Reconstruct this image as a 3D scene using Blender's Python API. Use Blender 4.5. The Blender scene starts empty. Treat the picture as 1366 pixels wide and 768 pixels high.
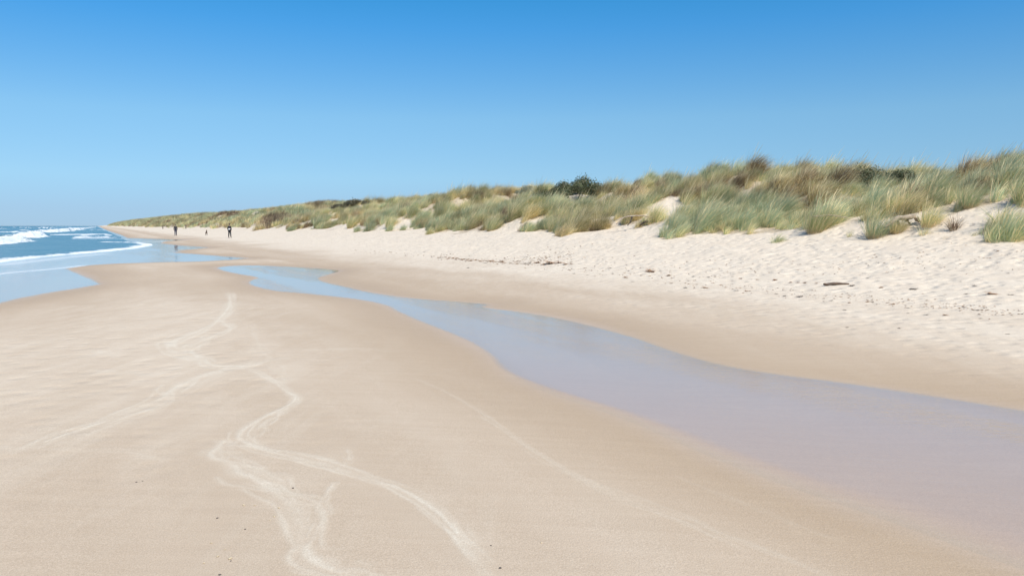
import bpy, bmesh, math, random
import numpy as np
from mathutils import Vector, Matrix
R = math.radians
rng = np.random.default_rng(7)
random.seed(7)
scn = bpy.context.scene
COL = scn.collection

# ------------------------------------------------------------------ camera
F = 1062.0
CAMH = 1.8
PITCH = math.atan(83 / F)
cam_d = bpy.data.cameras.new('camera'); cam = bpy.data.objects.new('camera', cam_d); COL.objects.link(cam)
cam.location = (0, 0, CAMH); cam.rotation_euler = (math.pi / 2 - PITCH, 0, 0)
cam_d.sensor_width = 36; cam_d.lens = F / 1366 * 36; cam_d.clip_end = 30000; cam_d.clip_start = 0.05
scn.camera = cam

# ------------------------------------------------------------------ plan helpers
A = math.atan((683 - 135) / F)                 # direction of the shore, left of straight ahead
SA, CA = math.sin(A), math.cos(A)
def st(X, Y): return (-X * SA + Y * CA, X * CA + Y * SA)
def XY(s, t): return (-s * SA + t * CA, s * CA + t * SA)
def ray(px, py):
    a, b = px - 683, 384 - py
    return np.array([a, F * math.cos(PITCH) + b * math.sin(PITCH), -F * math.sin(PITCH) + b * math.cos(PITCH)])
def at(px, py, z=0.0):
    d = ray(px, py); k = (z - CAMH) / d[2]
    return d[0] * k, d[1] * k
def poly(pts, z=0.0): return np.array([at(p[0], p[1], z) for p in pts])

# ------------------------------------------------------------------ noise
_T = np.random.default_rng(99).random((512, 512))
def vn(x, y, seed=0):
    x = np.asarray(x, float) + seed * 17.3; y = np.asarray(y, float) + seed * 7.7
    xi = np.floor(x).astype(int); yi = np.floor(y).astype(int); fx = x - xi; fy = y - yi
    fx = fx * fx * fx * (fx * (fx * 6 - 15) + 10); fy = fy * fy * fy * (fy * (fy * 6 - 15) + 10)
    g = lambda a, b: _T[a & 511, b & 511]
    return (g(xi, yi) * (1 - fx) + g(xi + 1, yi) * fx) * (1 - fy) + (g(xi, yi + 1) * (1 - fx) + g(xi + 1, yi + 1) * fx) * fy
def fbm(x, y, o=4, seed=0):
    v = 0; a = 0.5; n = 0; ca, sa = math.cos(.6), math.sin(.6)
    for k in range(o):
        v = v + a * vn(x, y, seed + k * 3); n += a; a *= .5
        x, y = (x * ca - y * sa) * 2.03 + 5.1, (x * sa + y * ca) * 2.03 + 1.7
    return v / n
def ss(a, b, x):
    u = np.clip((x - a) / (b - a), 0, 1); return u * u * (3 - 2 * u)

def chaikin(P, n=2, closed=False):
    P = np.array(P, float)
    for _ in range(n):
        Q = np.roll(P, -1, 0) if closed else P[1:]
        S = P if closed else P[:-1]
        out = np.empty((len(S) * 2, 2)); out[0::2] = S * .75 + Q * .25; out[1::2] = S * .25 + Q * .75
        if not closed: out = np.vstack([P[:1], out, P[-1:]])
        P = out
    return P
def seg_dist(X, Y, P, closed=False, maxr=None):
    """distance to polyline, chunked; also signed side and arc parameter of the nearest segment"""
    Q = np.roll(P, -1, 0) if closed else P[1:]
    S = P if closed else P[:-1]
    D = np.full(X.shape, 1e9); side = np.zeros(X.shape); par = np.zeros(X.shape)
    n = len(S)
    for i in range(n):
        ax, ay = S[i]; bx, by = Q[i]; dx, dy = bx - ax, by - ay; L2 = dx * dx + dy * dy + 1e-12
        u = np.clip(((X - ax) * dx + (Y - ay) * dy) / L2, 0, 1)
        ex = X - (ax + u * dx); ey = Y - (ay + u * dy); d = ex * ex + ey * ey
        m = d < D
        D = np.where(m, d, D); side = np.where(m, np.sign(dx * ey - dy * ex), side); par = np.where(m, (i + u) / n, par)
    return np.sqrt(D), side, par
def inside(X, Y, P):
    c = np.zeros(X.shape, bool); n = len(P)
    for i in range(n):
        x1, y1 = P[i]; x2, y2 = P[(i + 1) % n]
        if y1 == y2: continue
        m = ((y1 > Y) != (y2 > Y)) & (X < (x2 - x1) * (Y - y1) / (y2 - y1) + x1)
        c ^= m
    return c
def sdpoly(X, Y, P):           # positive inside
    d = seg_dist(X, Y, P, True)[0]
    return np.where(inside(X, Y, P), d, -d)

# ------------------------------------------------------------------ plan shapes of the water
CH = poly([(283,357.5),(300,355),(335,353.5),(400,356.5),(446,359),(457,361.5),(440,366),(424,371),(432,376),(465,383),(500,391),
 (560,399),(610,402),(662,406),(640,409.5),(690,415),(750,424),(850,449),(900,468),(966,487),(1050,500),(1150,512),(1250,528),(1366,546),
 (1700,600),(2300,700),(4200,1150),(4200,2600),(2300,1150),(1700,880),
 (1366,758),(1250,715),(1150,680),(1050,648),(950,611),(866,573),(800,547),(720,521),(668,496),(645,468),(592,441),(534,419),(508,404),
 (430,393.5),(362,388.5),(330,380),(330,375),(347,370),(312,365)])
CH = chaikin(CH, 2, True)
WASH = poly([(-3000,900),(-600,520),(-200,443),(0,405.5),(26,399),(66,391),(105,385),(138,379),(124,371),(104,363.5),(93,358),(119,354),(158,351.5),(211,350),
 (264,349),(312,346.5),(335,344.5),(290,341),(262,338.8),(232,336.8),(246,335),(236,334),(262,332.2),(281,330),(240,327.3),(216,324.5),(222,321.6),(258,320),
 (205,318.5),(171,317.5),(163,313.5),(148,308.8),(139,305.2),(134.5,303.2)] )
WASH = np.vstack([WASH, [XY(6000, -5)], [XY(6000, -4000)], [XY(-200, -4000)]])
SEA = poly([(-3000,700),(-600,435),(-200,374),(0,351),(26,347),(66,342),(119,337.5),(158,334.3),(190,330.5),(208,327),(206,325.2),(190,323.9),(172,321),(160,315),(146,309.2),(137,305.3),(132,303.4)])
SEA = np.vstack([SEA, [XY(6000, -12)], [XY(6000, -4000)], [XY(-200, -4000)]])

# ------------------------------------------------------------------ ground height
TC = 35.0
SKY = [(1700,150),(1500,176),(1366,195),(1310,208),(1250,217),(1200,222),(1150,224),(1100,219),(1040,216),(990,221),(945,232),(900,232),(868,230),
       (840,240),(800,243),(760,246),(730,250),(700,246),(650,250),(600,257),(560,258),(500,266),(440,267),(400,272),(330,279),(250,286),(200,291),(165,295.5),(150,298)]
sk_s, sk_h = [], []
for px, py in SKY:
    d = ray(px, py); tt = d[0] * CA + d[1] * SA; k = TC / tt
    sk_s.append((-d[0] * SA + d[1] * CA) * k); sk_h.append(CAMH + d[2] * k)
o = np.argsort(sk_s); sk_s = np.array(sk_s)[o]; sk_h = np.array(sk_h)[o]
GH = 0.80
CORR_S = []; CORR_H = []
def crest(s):
    h = np.interp(s, sk_s, sk_h) - GH
    if len(CORR_S): h = h + np.interp(s, CORR_S, CORR_H)
    return h * (1 - .6 * ss(1500, 4000, s))
def toe(s): return 21.2 + 2.2 * (vn(s / 11.0, s * 0, 3) - .5) + 1.5 * (vn(s / 3.6, s * 0 + 4, 5) - .5)

BLOW = []       # bare sand hollows: (s, t, rs, rt)
def ground_z(X, Y, wash=None, ch=None, sea=None):
    X = np.asarray(X, float); Y = np.asarray(Y, float)
    s, t = st(X, Y)
    t0 = toe(s)
    beach = np.interp(t, [-50, 8, 10, 14, 17.5, 21.5, 24, 60], [0, 0, .06, .30, .68, 1.36, 1.6, 1.6])
    near = np.interp(s, [-40, 0, 20, 60], [1.10, 1.05, 1.0, 1.0])
    u = np.clip((t - t0) / (TC - t0), 0, 1)
    Hc = crest(s)
    shp = (.60 * u + .40 * (1 - (1 - u) ** 2.2))
    hum = (fbm(s / 8.0, t / 5.5, 3, 11) - .5) * 2.6 + (fbm(s / 2.6, t / 2.2, 3, 21) - .5) * .85
    win = (.22 * ss(.0, .2, u) + .78 * ss(.2, .5, u)) * (1 - .72 * ss(.62, .95, u))
    dune = (Hc - 1.45) * shp + hum * win
    foot = ss(-.5, 1.6, t - t0)
    z = beach * near + np.maximum(dune, 0) * foot * (t > t0 - .5)
    z = np.where(t > TC, z - .9 * ss(TC + 1, TC + 12, t) + .5 * (fbm(s / 14, t / 14, 2, 9) - .5) * ss(TC, TC + 8, t), z)
    # soft hollows and footprints in the loose upper beach
    dry = ss(13.2, 15.5, t) * (1 - ss(27, 31, t))
    z = z + dry * ((fbm(s / 1.6, t / 1.1, 3, 31) - .5) * .11 + (fbm(s / .42, t / .36, 2, 37) - .5) * .05)
    z = z + (1 - dry) * (fbm(s / 3.5, t / 1.2, 2, 41) - .5) * .006
    if ch is not None:
        w = np.maximum(ch, wash)
        low = ss(9.5, 8.0, t) if False else 1 - ss(8.0, 11.0, t)
        z = np.where(w < 0, z + .075 * (1 - np.exp(w / 1.5)), z)
        z = np.where(ch > 0, -.10 * (1 - np.exp(-ch / 1.1)) - .05*ss(1, 3, ch), z)
        z = np.where((wash > 0) & (ch <= 0), -.03 * (1 - np.exp(-wash / .8)), z)
        z = np.where(sea > 0, -.035 - .02 * np.minimum(sea, 150), z)
    return z
def ground_pt(X, Y):
    X = np.atleast_1d(np.asarray(X, float)); Y = np.atleast_1d(np.asarray(Y, float))
    return ground_z(X, Y, sdpoly(X, Y, WASH), sdpoly(X, Y, CH), sdpoly(X, Y, SEA))
def gz(x, y): return float(ground_pt(x, y)[0])
_K = np.concatenate([np.geomspace(3, 400, 2200)])
def hit(px, py):
    """where the view ray of a spot in the photo meets the ground: a world point"""
    d = ray(px, py); d = d / d[1]
    X = d[0] * _K; Y = _K; Z = CAMH + d[2] * _K
    g = ground_pt(X, Y); b = np.nonzero(Z < g)[0]
    i = b[0] if len(b) else len(_K) - 1
    return float(X[i]), float(Y[i]), float(g[i])

# correct the crest so that the skyline (dune + grass) meets the outline
cor = np.zeros(len(sk_s))
for it in range(3):
    CORR_S = sk_s; CORR_H = cor
    new = cor.copy()
    for px, py in SKY:
        d = ray(px, py); tt = d[0] * CA + d[1] * SA
        k = np.linspace(18, 60, 500) / tt
        X, Y = d[0] * k, d[1] * k
        zz = (ground_z(X, Y) + GH * ss(22, 24, st(X, Y)[1]) - CAMH) / k
        i = int(np.argmax(zz)); ex = (zz[i] - d[2]) * (TC / tt)
        s0 = (-d[0] * SA + d[1] * CA) * (TC / tt); j = int(np.argmin(abs(sk_s - s0)))
        new[j] -= ex * .9
    cor = new
CORR_S = sk_s; CORR_H = cor

# ------------------------------------------------------------------ mesh helpers
def mesh_np(name, V, Fq, mat=None, smooth=True, attrs=None):
    me = bpy.data.meshes.new(name); V = np.asarray(V, np.float32); Fq = np.asarray(Fq, np.int32)
    me.vertices.add(len(V)); me.vertices.foreach_set('co', V.ravel())
    k = Fq.shape[1]
    me.loops.add(Fq.size); me.loops.foreach_set('vertex_index', Fq.ravel())
    me.polygons.add(len(Fq)); me.polygons.foreach_set('loop_start', np.arange(0, Fq.size, k, dtype=np.int32))
    me.polygons.foreach_set('loop_total', np.full(len(Fq), k, np.int32))
    me.update(calc_edges=True)
    if smooth: me.polygons.foreach_set('use_smooth', np.ones(len(Fq), bool))
    for n, a in (attrs or {}).items():
        at_ = me.attributes.new(n, 'FLOAT', 'POINT'); at_.data.foreach_set('value', np.asarray(a, np.float32).ravel())
    if mat: me.materials.append(mat)
    me.validate()
    return me
def link(name, me, parent=None, loc=None):
    ob = bpy.data.objects.new(name, me); COL.objects.link(ob)
    if parent: ob.parent = parent
    if loc is not None: ob.location = loc
    return ob
def tag(o, label=None, cat=None, group=None, kind=None):
    if label: o['label'] = label
    if cat: o['category'] = cat
    if group: o['group'] = group
    if kind: o['kind'] = kind
    return o
def grid_faces(nr, nc, wrap=False):
    i = np.arange(nr - 1)[:, None]; j = np.arange(nc if wrap else nc - 1)[None, :]
    j2 = (j + 1) % nc
    a = i * nc + j; b = i * nc + j2; c = (i + 1) * nc + j2; d = (i + 1) * nc + j
    return np.stack([a, b, c, d], -1).reshape(-1, 4)

# ------------------------------------------------------------------ materials
def mat_new(name):
    m = bpy.data.materials.new(name); m.use_nodes = True; nt = m.node_tree
    for n in list(nt.nodes): nt.nodes.remove(n)
    return m, nt
def N(nt, t, **kw):
    n = nt.nodes.new(t)
    for k, v in kw.items():
        if k.startswith('i_'): n.inputs[k[2:].replace('_', ' ')].default_value = v
        else: setattr(n, k, v)
    return n
def L(nt, a, b): nt.links.new(a, b)
def attr(nt, name, typ='GEOMETRY'):
    n = nt.nodes.new('ShaderNodeAttribute'); n.attribute_name = name; n.attribute_type = typ; return n.outputs['Fac']
def mixc(nt, f, a, b, blend='MIX'):
    n = nt.nodes.new('ShaderNodeMix'); n.data_type = 'RGBA'; n.blend_type = blend
    for s, v in ((0, f), (6, a), (7, b)):
        if hasattr(v, 'links'): nt.links.new(v, n.inputs[s])
        else: n.inputs[s].default_value = v if s == 0 else (*v, 1)
    return n.outputs[2]
def mth(nt, op, a, b=0.0, clamp=False):
    n = nt.nodes.new('ShaderNodeMath'); n.operation = op; n.use_clamp = clamp
    for s, v in ((0, a), (1, b)):
        if hasattr(v, 'links'): nt.links.new(v, n.inputs[s])
        else: n.inputs[s].default_value = v
    return n.outputs[0]
def ramp(nt, f, a, b, lo=0.0, hi=1.0):
    n = nt.nodes.new('ShaderNodeMapRange'); n.interpolation_type = 'SMOOTHSTEP'
    nt.links.new(f, n.inputs[0]); n.inputs[1].default_value = a; n.inputs[2].default_value = b
    n.inputs[3].default_value = lo; n.inputs[4].default_value = hi
    return n.outputs[0]
def coords(nt, scale=(1, 1, 1), rot=0.0):
    g = nt.nodes.new('ShaderNodeNewGeometry'); m = nt.nodes.new('ShaderNodeMapping'); m.vector_type = 'TEXTURE' if False else 'POINT'
    # rotate into shore axes first, then scale
    r = nt.nodes.new('ShaderNodeVectorRotate'); r.rotation_type = 'Z_AXIS'; r.inputs['Angle'].default_value = rot
    nt.links.new(g.outputs['Position'], r.inputs['Vector']); nt.links.new(r.outputs[0], m.inputs['Vector'])
    m.inputs['Scale'].default_value = scale
    return m.outputs[0]
def noise(nt, vec, scale, detail=4, rough=.55, dist=0.0):
    n = nt.nodes.new('ShaderNodeTexNoise'); n.inputs['Scale'].default_value = scale; n.inputs['Detail'].default_value = detail
    n.inputs['Roughness'].default_value = rough; n.inputs['Distortion'].default_value = dist
    nt.links.new(vec, n.inputs['Vector']); return n.outputs['Fac']
def bump(nt, h, dist, strength=1.0, normal=None):
    b = nt.nodes.new('ShaderNodeBump'); b.inputs['Distance'].default_value = dist
    if hasattr(strength, 'links'): nt.links.new(strength, b.inputs['Strength'])
    else: b.inputs['Strength'].default_value = strength
    nt.links.new(h, b.inputs['Height'])
    if normal: nt.links.new(normal, b.inputs['Normal'])
    return b.outputs[0]
def out(nt, sh):
    o_ = nt.nodes.new('ShaderNodeOutputMaterial'); nt.links.new(sh, o_.inputs[0])
def simple(name, c, rough=.8, var=.25, scale=8, c2=None, metal=0):
    m, nt = mat_new(name); p = N(nt, 'ShaderNodeBsdfPrincipled'); p.inputs['Roughness'].default_value = rough
    tc = nt.nodes.new('ShaderNodeTexCoord')
    n = noise(nt, tc.outputs['Object'], scale, 5)
    c2 = c2 or tuple(x * (1 - var) for x in c)
    L(nt, mixc(nt, ramp(nt, n, .3, .7), c, c2), p.inputs['Base Color'])
    L(nt, bump(nt, n, .01, .5), p.inputs['Normal'])
    out(nt, p.outputs[0]); return m

def sand_material():
    m, nt = mat_new('sand')
    P = N(nt, 'ShaderNodeBsdfPrincipled')
    wet = attr(nt, 'wet'); trk = attr(nt, 'track'); lit = attr(nt, 'litter'); dry = attr(nt, 'dry'); sub = attr(nt, 'sub')
    W = coords(nt); S = coords(nt, (1, .10, 1), -A); S2 = coords(nt, (1, .22, 1), -A + .5)
    n_big = noise(nt, S, .55, 5, .6); n_str = noise(nt, S2, 3.0, 5, .6, .6); n_fine = noise(nt, W, 60, 3, .7); n_med = noise(nt, W, 2.2, 6, .62)
    n_grain = noise(nt, W, 420, 2, .8)
    damp = mixc(nt, ramp(nt, n_big, .35, .65), (.52, .415, .305), (.57, .465, .352))
    damp = mixc(nt, ramp(nt, n_str, .42, .68, 0, .15), damp, (.60, .515, .405))
    dryc = mixc(nt, ramp(nt, n_med, .3, .7), (.68, .585, .465), (.74, .65, .525))
    # the drift of dry sand over damp sand is ragged
    e = mth(nt, 'ADD', dry, mth(nt, 'MULTIPLY', mth(nt, 'SUBTRACT', n_str, .5), .55))
    col = mixc(nt, ramp(nt, e, .02, .98), damp, dryc)
    tk = mth(nt, 'MULTIPLY', trk, ramp(nt, n_fine, .30, .62, .45, 1.0))
    tk = mth(nt, 'MULTIPLY', tk, ramp(nt, n_med, .3, .6, .7, 1.0))
    col = mixc(nt, tk, col, (.70, .635, .52))
    col = mixc(nt, wet, col, (.47, .35, .23))
    col = mixc(nt, sub, col, (.53, .43, .35))
    # grains, and thin water-laid streaks across the flat
    SX = coords(nt, (.35, 5.0, 1), .08); n_x = noise(nt, SX, 2.2, 6, .7, .3)
    col = mixc(nt, ramp(nt, n_x, .35, .68, 0, .55), mixc(nt, 1.0, col, (.965, .955, .945), 'MULTIPLY'), mixc(nt, 1.0, col, (1.04, 1.045, 1.05), 'MULTIPLY'))
    n_g2 = noise(nt, W, 130, 3, .8)
    col = mixc(nt, ramp(nt, n_g2, .36, .66), mixc(nt, 1.0, col, (.84, .825, .80), 'MULTIPLY'), mixc(nt, 1.0, col, (1.09, 1.095, 1.10), 'MULTIPLY'))
    col = mixc(nt, ramp(nt, n_grain, .35, .75, 0, .30), col, mixc(nt, 1.0, col, (.70, .64, .58), 'MULTIPLY'))
    col = mixc(nt, ramp(nt, n_fine, .62, .80, 0, .5), col, mixc(nt, 1.0, col, (1.12, 1.12, 1.12), 'MULTIPLY'))
    lc = mixc(nt, ramp(nt, noise(nt, W, 9, 5, .7), .35, .65), (.33, .26, .17), (.50, .41, .29))
    col = mixc(nt, mth(nt, 'MULTIPLY', lit, ramp(nt, n_med, .3, .55, .75, 1.0)), col, lc)
    L(nt, col, P.inputs['Base Color'])
    ro = mth(nt, 'SUBTRACT', .93, mth(nt, 'MULTIPLY', wet, .42))
    L(nt, ro, P.inputs['Roughness'])
    P.inputs['Specular IOR Level'].default_value = .25
    # bump: ripples/streaks on the damp flat, trampled dimples in the loose sand
    vo = nt.nodes.new('ShaderNodeTexVoronoi'); vo.feature = 'SMOOTH_F1'; vo.inputs['Scale'].default_value = 3.3; vo.inputs['Smoothness'].default_value = .6
    L(nt, coords(nt, (1, 1, .3)), vo.inputs['Vector'])
    foot = ramp(nt, vo.outputs['Distance'], .05, .5)
    b1 = bump(nt, foot, .07, mth(nt, 'MULTIPLY', dry, .50))
    b2 = bump(nt, noise(nt, W, 7, 5, .65), .035, mth(nt, 'ADD', mth(nt, 'MULTIPLY', dry, .55), .05), b1)
    b3 = bump(nt, n_str, .012, .22, b2)
    b4 = bump(nt, n_fine, .005, .7, b3); b4 = bump(nt, n_g2, .003, .6, b4); b4 = bump(nt, n_x, .006, .2, b4)
    b5 = bump(nt, trk, .006, .6, b4)
    L(nt, b5, P.inputs['Normal'])
    out(nt, P.outputs[0]); return m

def film_material():
    m, nt = mat_new('shallow_water')
    W = coords(nt, (1, .35, 1), -A - 1.0); W2 = coords(nt, (1, .15, 1), -A)
    foam = attr(nt, 'foam')
    n1 = noise(nt, W, 14, 4, .65, .3); n2 = noise(nt, W2, 1.6, 3, .5)
    calm = ramp(nt, noise(nt, W2, .5, 3), .42, .66, .05, 1.0)
    nb = bump(nt, n1, .005, mth(nt, 'MULTIPLY', calm, .9)); nb = bump(nt, n2, .006, .4, nb)
    fr = N(nt, 'ShaderNodeFresnel'); fr.inputs['IOR'].default_value = 1.43; L(nt, nb, fr.inputs['Normal'])
    gl = N(nt, 'ShaderNodeBsdfGlossy'); gl.inputs['Roughness'].default_value = .06; L(nt, nb, gl.inputs['Normal'])
    gl.inputs['Color'].default_value = (1, 1, 1, 1)
    tr = N(nt, 'ShaderNodeBsdfTransparent'); tr.inputs['Color'].default_value = (.97, .98, .985, 1)
    mx = N(nt, 'ShaderNodeMixShader'); L(nt, mth(nt, 'MULTIPLY', fr.outputs[0], ramp(nt, mth(nt, 'ADD', attr(nt, 'edge'), mth(nt, 'MULTIPLY', mth(nt, 'SUBTRACT', n2, .5), .7)), .05, .75)), mx.inputs[0]); L(nt, tr.outputs[0], mx.inputs[1]); L(nt, gl.outputs[0], mx.inputs[2])
    df = N(nt, 'ShaderNodeBsdfDiffuse'); df.inputs['Color'].default_value = (.86, .88, .88, 1)
    mx2 = N(nt, 'ShaderNodeMixShader')
    f2 = mth(nt, 'MULTIPLY', foam, ramp(nt, noise(nt, coords(nt), 14, 4, .7), .38, .6), True)
    L(nt, f2, mx2.inputs[0]); L(nt, mx.outputs[0], mx2.inputs[1]); L(nt, df.outputs[0], mx2.inputs[2])
    out(nt, mx2.outputs[0]); return m

def sea_material():
    m, nt = mat_new('sea_water')
    foam = attr(nt, 'foam'); deep = attr(nt, 'deep')
    V = coords(nt, (1, .30, 1), -A); V2 = coords(nt, (1, .5, 1), -A)
    P = N(nt, 'ShaderNodeBsdfPrincipled')
    nlow = noise(nt, V, .10, 4)
    sh = mixc(nt, ramp(nt, nlow, .3, .7), (.085, .185, .215), (.05, .145, .18))
    dp = mixc(nt, ramp(nt, nlow, .3, .7), (.012, .125, .185), (.010, .095, .155))
    base = mixc(nt, deep, sh, dp)
    L(nt, base, P.inputs['Base Color'])
    P.inputs['IOR'].default_value = 1.333; P.inputs['Roughness'].default_value = .22; L(nt, ramp(nt, deep, 0, 1, .30, .05), P.inputs['Specular IOR Level'])
    n1 = noise(nt, V, .55, 5, .6); n2 = noise(nt, V2, 3.2, 4, .6)
    nb = bump(nt, n1, 1.0, .9); nb = bump(nt, n2, .09, .8, nb)
    L(nt, nb, P.inputs['Normal'])
    D = N(nt, 'ShaderNodeBsdfDiffuse'); D.inputs['Color'].default_value = (.74, .77, .78, 1)
    fn = noise(nt, coords(nt, (1, .45, 1), -A), .9, 6, .72); fn2 = noise(nt, V, 4.5, 4, .7)
    L(nt, bump(nt, fn, .6, .6), D.inputs['Normal'])
    lace = mth(nt, 'ADD', mth(nt, 'MULTIPLY', fn, .6), mth(nt, 'MULTIPLY', fn2, .4))
    f = mth(nt, 'ADD', foam, mth(nt, 'MULTIPLY', mth(nt, 'SUBTRACT', lace, .5), 2.2))
    f = ramp(nt, f, .38, .92)
    mx = N(nt, 'ShaderNodeMixShader'); L(nt, f, mx.inputs[0]); L(nt, P.outputs[0], mx.inputs[1]); L(nt, D.outputs[0], mx.inputs[2])
    out(nt, mx.outputs[0]); return m

def grass_material(name='marram_grass', dark=1.0):
    m, nt = mat_new(name)
    h = attr(nt, 'h'); bt = attr(nt, 'bt'); ti = attr(nt, 'tint', 'INSTANCER')
    green = mixc(nt, ramp(nt, ti, .0, .35), (.30, .37, .245), (.285, .325, .155))       # glaucous .. fresh green
    olive = mixc(nt, ramp(nt, ti, .35, .65), green, (.385, .355, .19))
    straw = mixc(nt, ramp(nt, ti, .65, 1.0), olive, (.36, .27, .14)); straw = mixc(nt, ramp(nt, ti, .86, 1.0), straw, (.17, .115, .08))  # darkest brown end: dead tufts, and shade of crevices put into the colour
    # each blade differs: some dead and straw coloured
    dead = ramp(nt, mth(nt, 'ADD', bt, mth(nt, 'MULTIPLY', mth(nt, 'SINE', mth(nt, 'MULTIPLY', ti, 3.6)), .22)), .74, .86)
    c = mixc(nt, dead, straw, (.66, .56, .36))
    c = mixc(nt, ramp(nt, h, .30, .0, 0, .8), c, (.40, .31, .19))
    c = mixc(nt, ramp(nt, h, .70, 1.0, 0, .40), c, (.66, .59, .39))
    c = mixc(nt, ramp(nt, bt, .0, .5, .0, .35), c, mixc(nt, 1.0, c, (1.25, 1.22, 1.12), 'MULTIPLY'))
    va = attr(nt, 'val', 'INSTANCER'); c = mixc(nt, 1.0, c, mixc(nt, va, (.92, .91, .86), (1.62, 1.58, 1.50)), 'MULTIPLY')
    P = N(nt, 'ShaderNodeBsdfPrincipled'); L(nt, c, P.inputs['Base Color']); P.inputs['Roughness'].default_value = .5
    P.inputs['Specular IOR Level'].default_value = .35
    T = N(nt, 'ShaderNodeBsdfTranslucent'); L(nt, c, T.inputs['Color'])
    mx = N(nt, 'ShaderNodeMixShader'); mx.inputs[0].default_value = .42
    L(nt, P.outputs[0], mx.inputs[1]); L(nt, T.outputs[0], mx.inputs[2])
    out(nt, mx.outputs[0]); return m

M_sand = sand_material(); M_film = film_material(); M_sea = sea_material(); M_grass = grass_material()

# ------------------------------------------------------------------ the ground sheet
def radii(r0, r1, cap=.0065):
    r = [r0]
    while r[-1] < r1:
        q = r[-1]; c = cap if q < 250 else (.012 if q < 900 else .03)
        r.append(q * (1 + min(c, q / 1433)))
    return np.array(r)
def angles(lo, hi, n, coarse=3.0):
    a = list(np.linspace(lo, hi, n)); b = np.arange(hi + coarse, lo + 360 - coarse * .5, coarse)
    return np.radians(np.array(a + list(b)))
th = angles(-37, 37, 800); rr = np.concatenate([[.35, .9, 1.5, 2.1, 2.6, 3.0], radii(3.2, 9000)])
TH, RR = np.meshgrid(th, rr); GX = RR * np.sin(TH); GY = RR * np.cos(TH)
sw, sc, se = sdpoly(GX, GY, WASH), sdpoly(GX, GY, CH), sdpoly(GX, GY, SEA)
GZ = ground_z(GX, GY, sw, sc, se)
GS, GT = st(GX, GY)

TRACKS = [ # points in the photo, width (m), strength
 ([(305,388),(306,400),(303,418),(283,435),(252,448),(222,461),(230,471),(263,481),(283,490),(328,491),(353,481),(385,478)], .15, 1.0),
 ([(283,425),(313,438),(283,451),(252,463),(262,476),(283,488)], .12, .85),
 ([(328,491),(298,495),(263,504),(237,519),(217,534),(151,559),(101,579),(45,600),(10,612)], .13, .9),
 ([(300,497),(275,508),(240,528),(180,556),(130,580),(80,592)], .10, .4),
 ([(328,492),(364,511),(396,529),(391,541),(353,557),(325,574),(323,590),(353,602),(394,613),(454,627),(512,645),(565,667),(602,701),(625,727),(651,768),(690,850)], .075, 1.0),
 ([(391,541),(370,556),(345,572),(336,588),(352,600)], .07, .7),
 ([(303,587),(286,600),(284,612),(323,627),(364,653),(404,678),(399,733),(429,756),(480,775),(600,850)], .13, .85),
 ([(296,600),(330,622),(385,655),(415,682)], .09, .6),
 ([(449,643),(424,683),(404,728)], .045, .65),
 ([(462,602),(465,616),(456,627)], .03, .5),
 ([(333,435),(348,466),(374,501),(391,526)], .08, .35),
 ([(550,502),(610,529),(662,559),(722,611),(812,652),(900,682),(1000,722),(1120,770),(1300,850)], .04, .62),
 ([(640,552),(700,590),(760,632),(840,668),(930,700),(1010,738)], .03, .60),
 ([(121,471),(143,474),(167,476)], .12, .5), ([(45,463),(75,456),(101,451)], .10, .4),
 ([(110,495),(160,498),(210,501)], .10, .35), ([(400,468),(470,465),(540,468)], .10, .35),
 ([(900,630),(960,650),(1040,686),(1140,720)], .03, .5), ([(0,600),(90,606),(170,604),(230,620)], .06, .30)]
trk = np.zeros(GX.shape)
jx = (fbm(GX * 3, GY * 1.2, 3, 51) - .5) * .06; jy = (fbm(GX * 3, GY * 1.2, 3, 57) - .5) * .13
sel = (RR < 45) & (np.abs(np.degrees((TH + np.pi) % (2 * np.pi) - np.pi)) < 60) & (GT < 9)
xs, ys = (GX + jx)[sel], (GY + jy)[sel]; rag = fbm(xs * 14, ys * 7, 3, 61)
acc = np.zeros(xs.shape)
fade = lambda p: ss(0, .08, p) * ss(1, .82, p)
for pts, w, a in TRACKS:
    Pn = chaikin(poly(pts, .05), 2)
    d, sd_, pr = seg_dist(xs, ys, Pn)
    ww = w * (.55 + .9 * vn(pr * 11, pr * 0, 63)) ; ds = d * sd_
    band = np.exp(-(d / ww) ** 2 * 1.4)
    line = .6 * np.exp(-((ds - ww * .9) / (w * .28)) ** 2) + .5 * np.exp(-((ds + ww * .6) / (w * .25)) ** 2)
    st_ = 0
    for q in range(6):
        off = w * 3.4 * (vn(pr * 6 + q * 31, pr * 0 + q, 69) - .5); st_ = np.maximum(st_, np.exp(-((ds - off) / (w * .13 + .005)) ** 2) * ss(.25, .6, vn(pr * 13 + q * 7, pr * 0, 73)))
    ww = ww * .50; band = np.exp(-(d / ww) ** 2 * 1.4)
    v = .96 * a * fade(pr) * (.48 * st_ + .50 * band * (.35 + rag) + .45 * line * ss(.3, .6, vn(pr * 17, pr * 0 + 3, 67))) + a * .07 * np.exp(-(d / (w * 3.2)) ** 2)
    acc = np.maximum(acc, v)
trk[sel] = np.clip(acc, 0, 1)

edge_n = (fbm(GS / 5, GT / 1.4, 3, 71) - .5)
dry = np.clip((GT + edge_n * 3.5 - 8.0) / 6.6, 0, 1) ** .9
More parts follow.
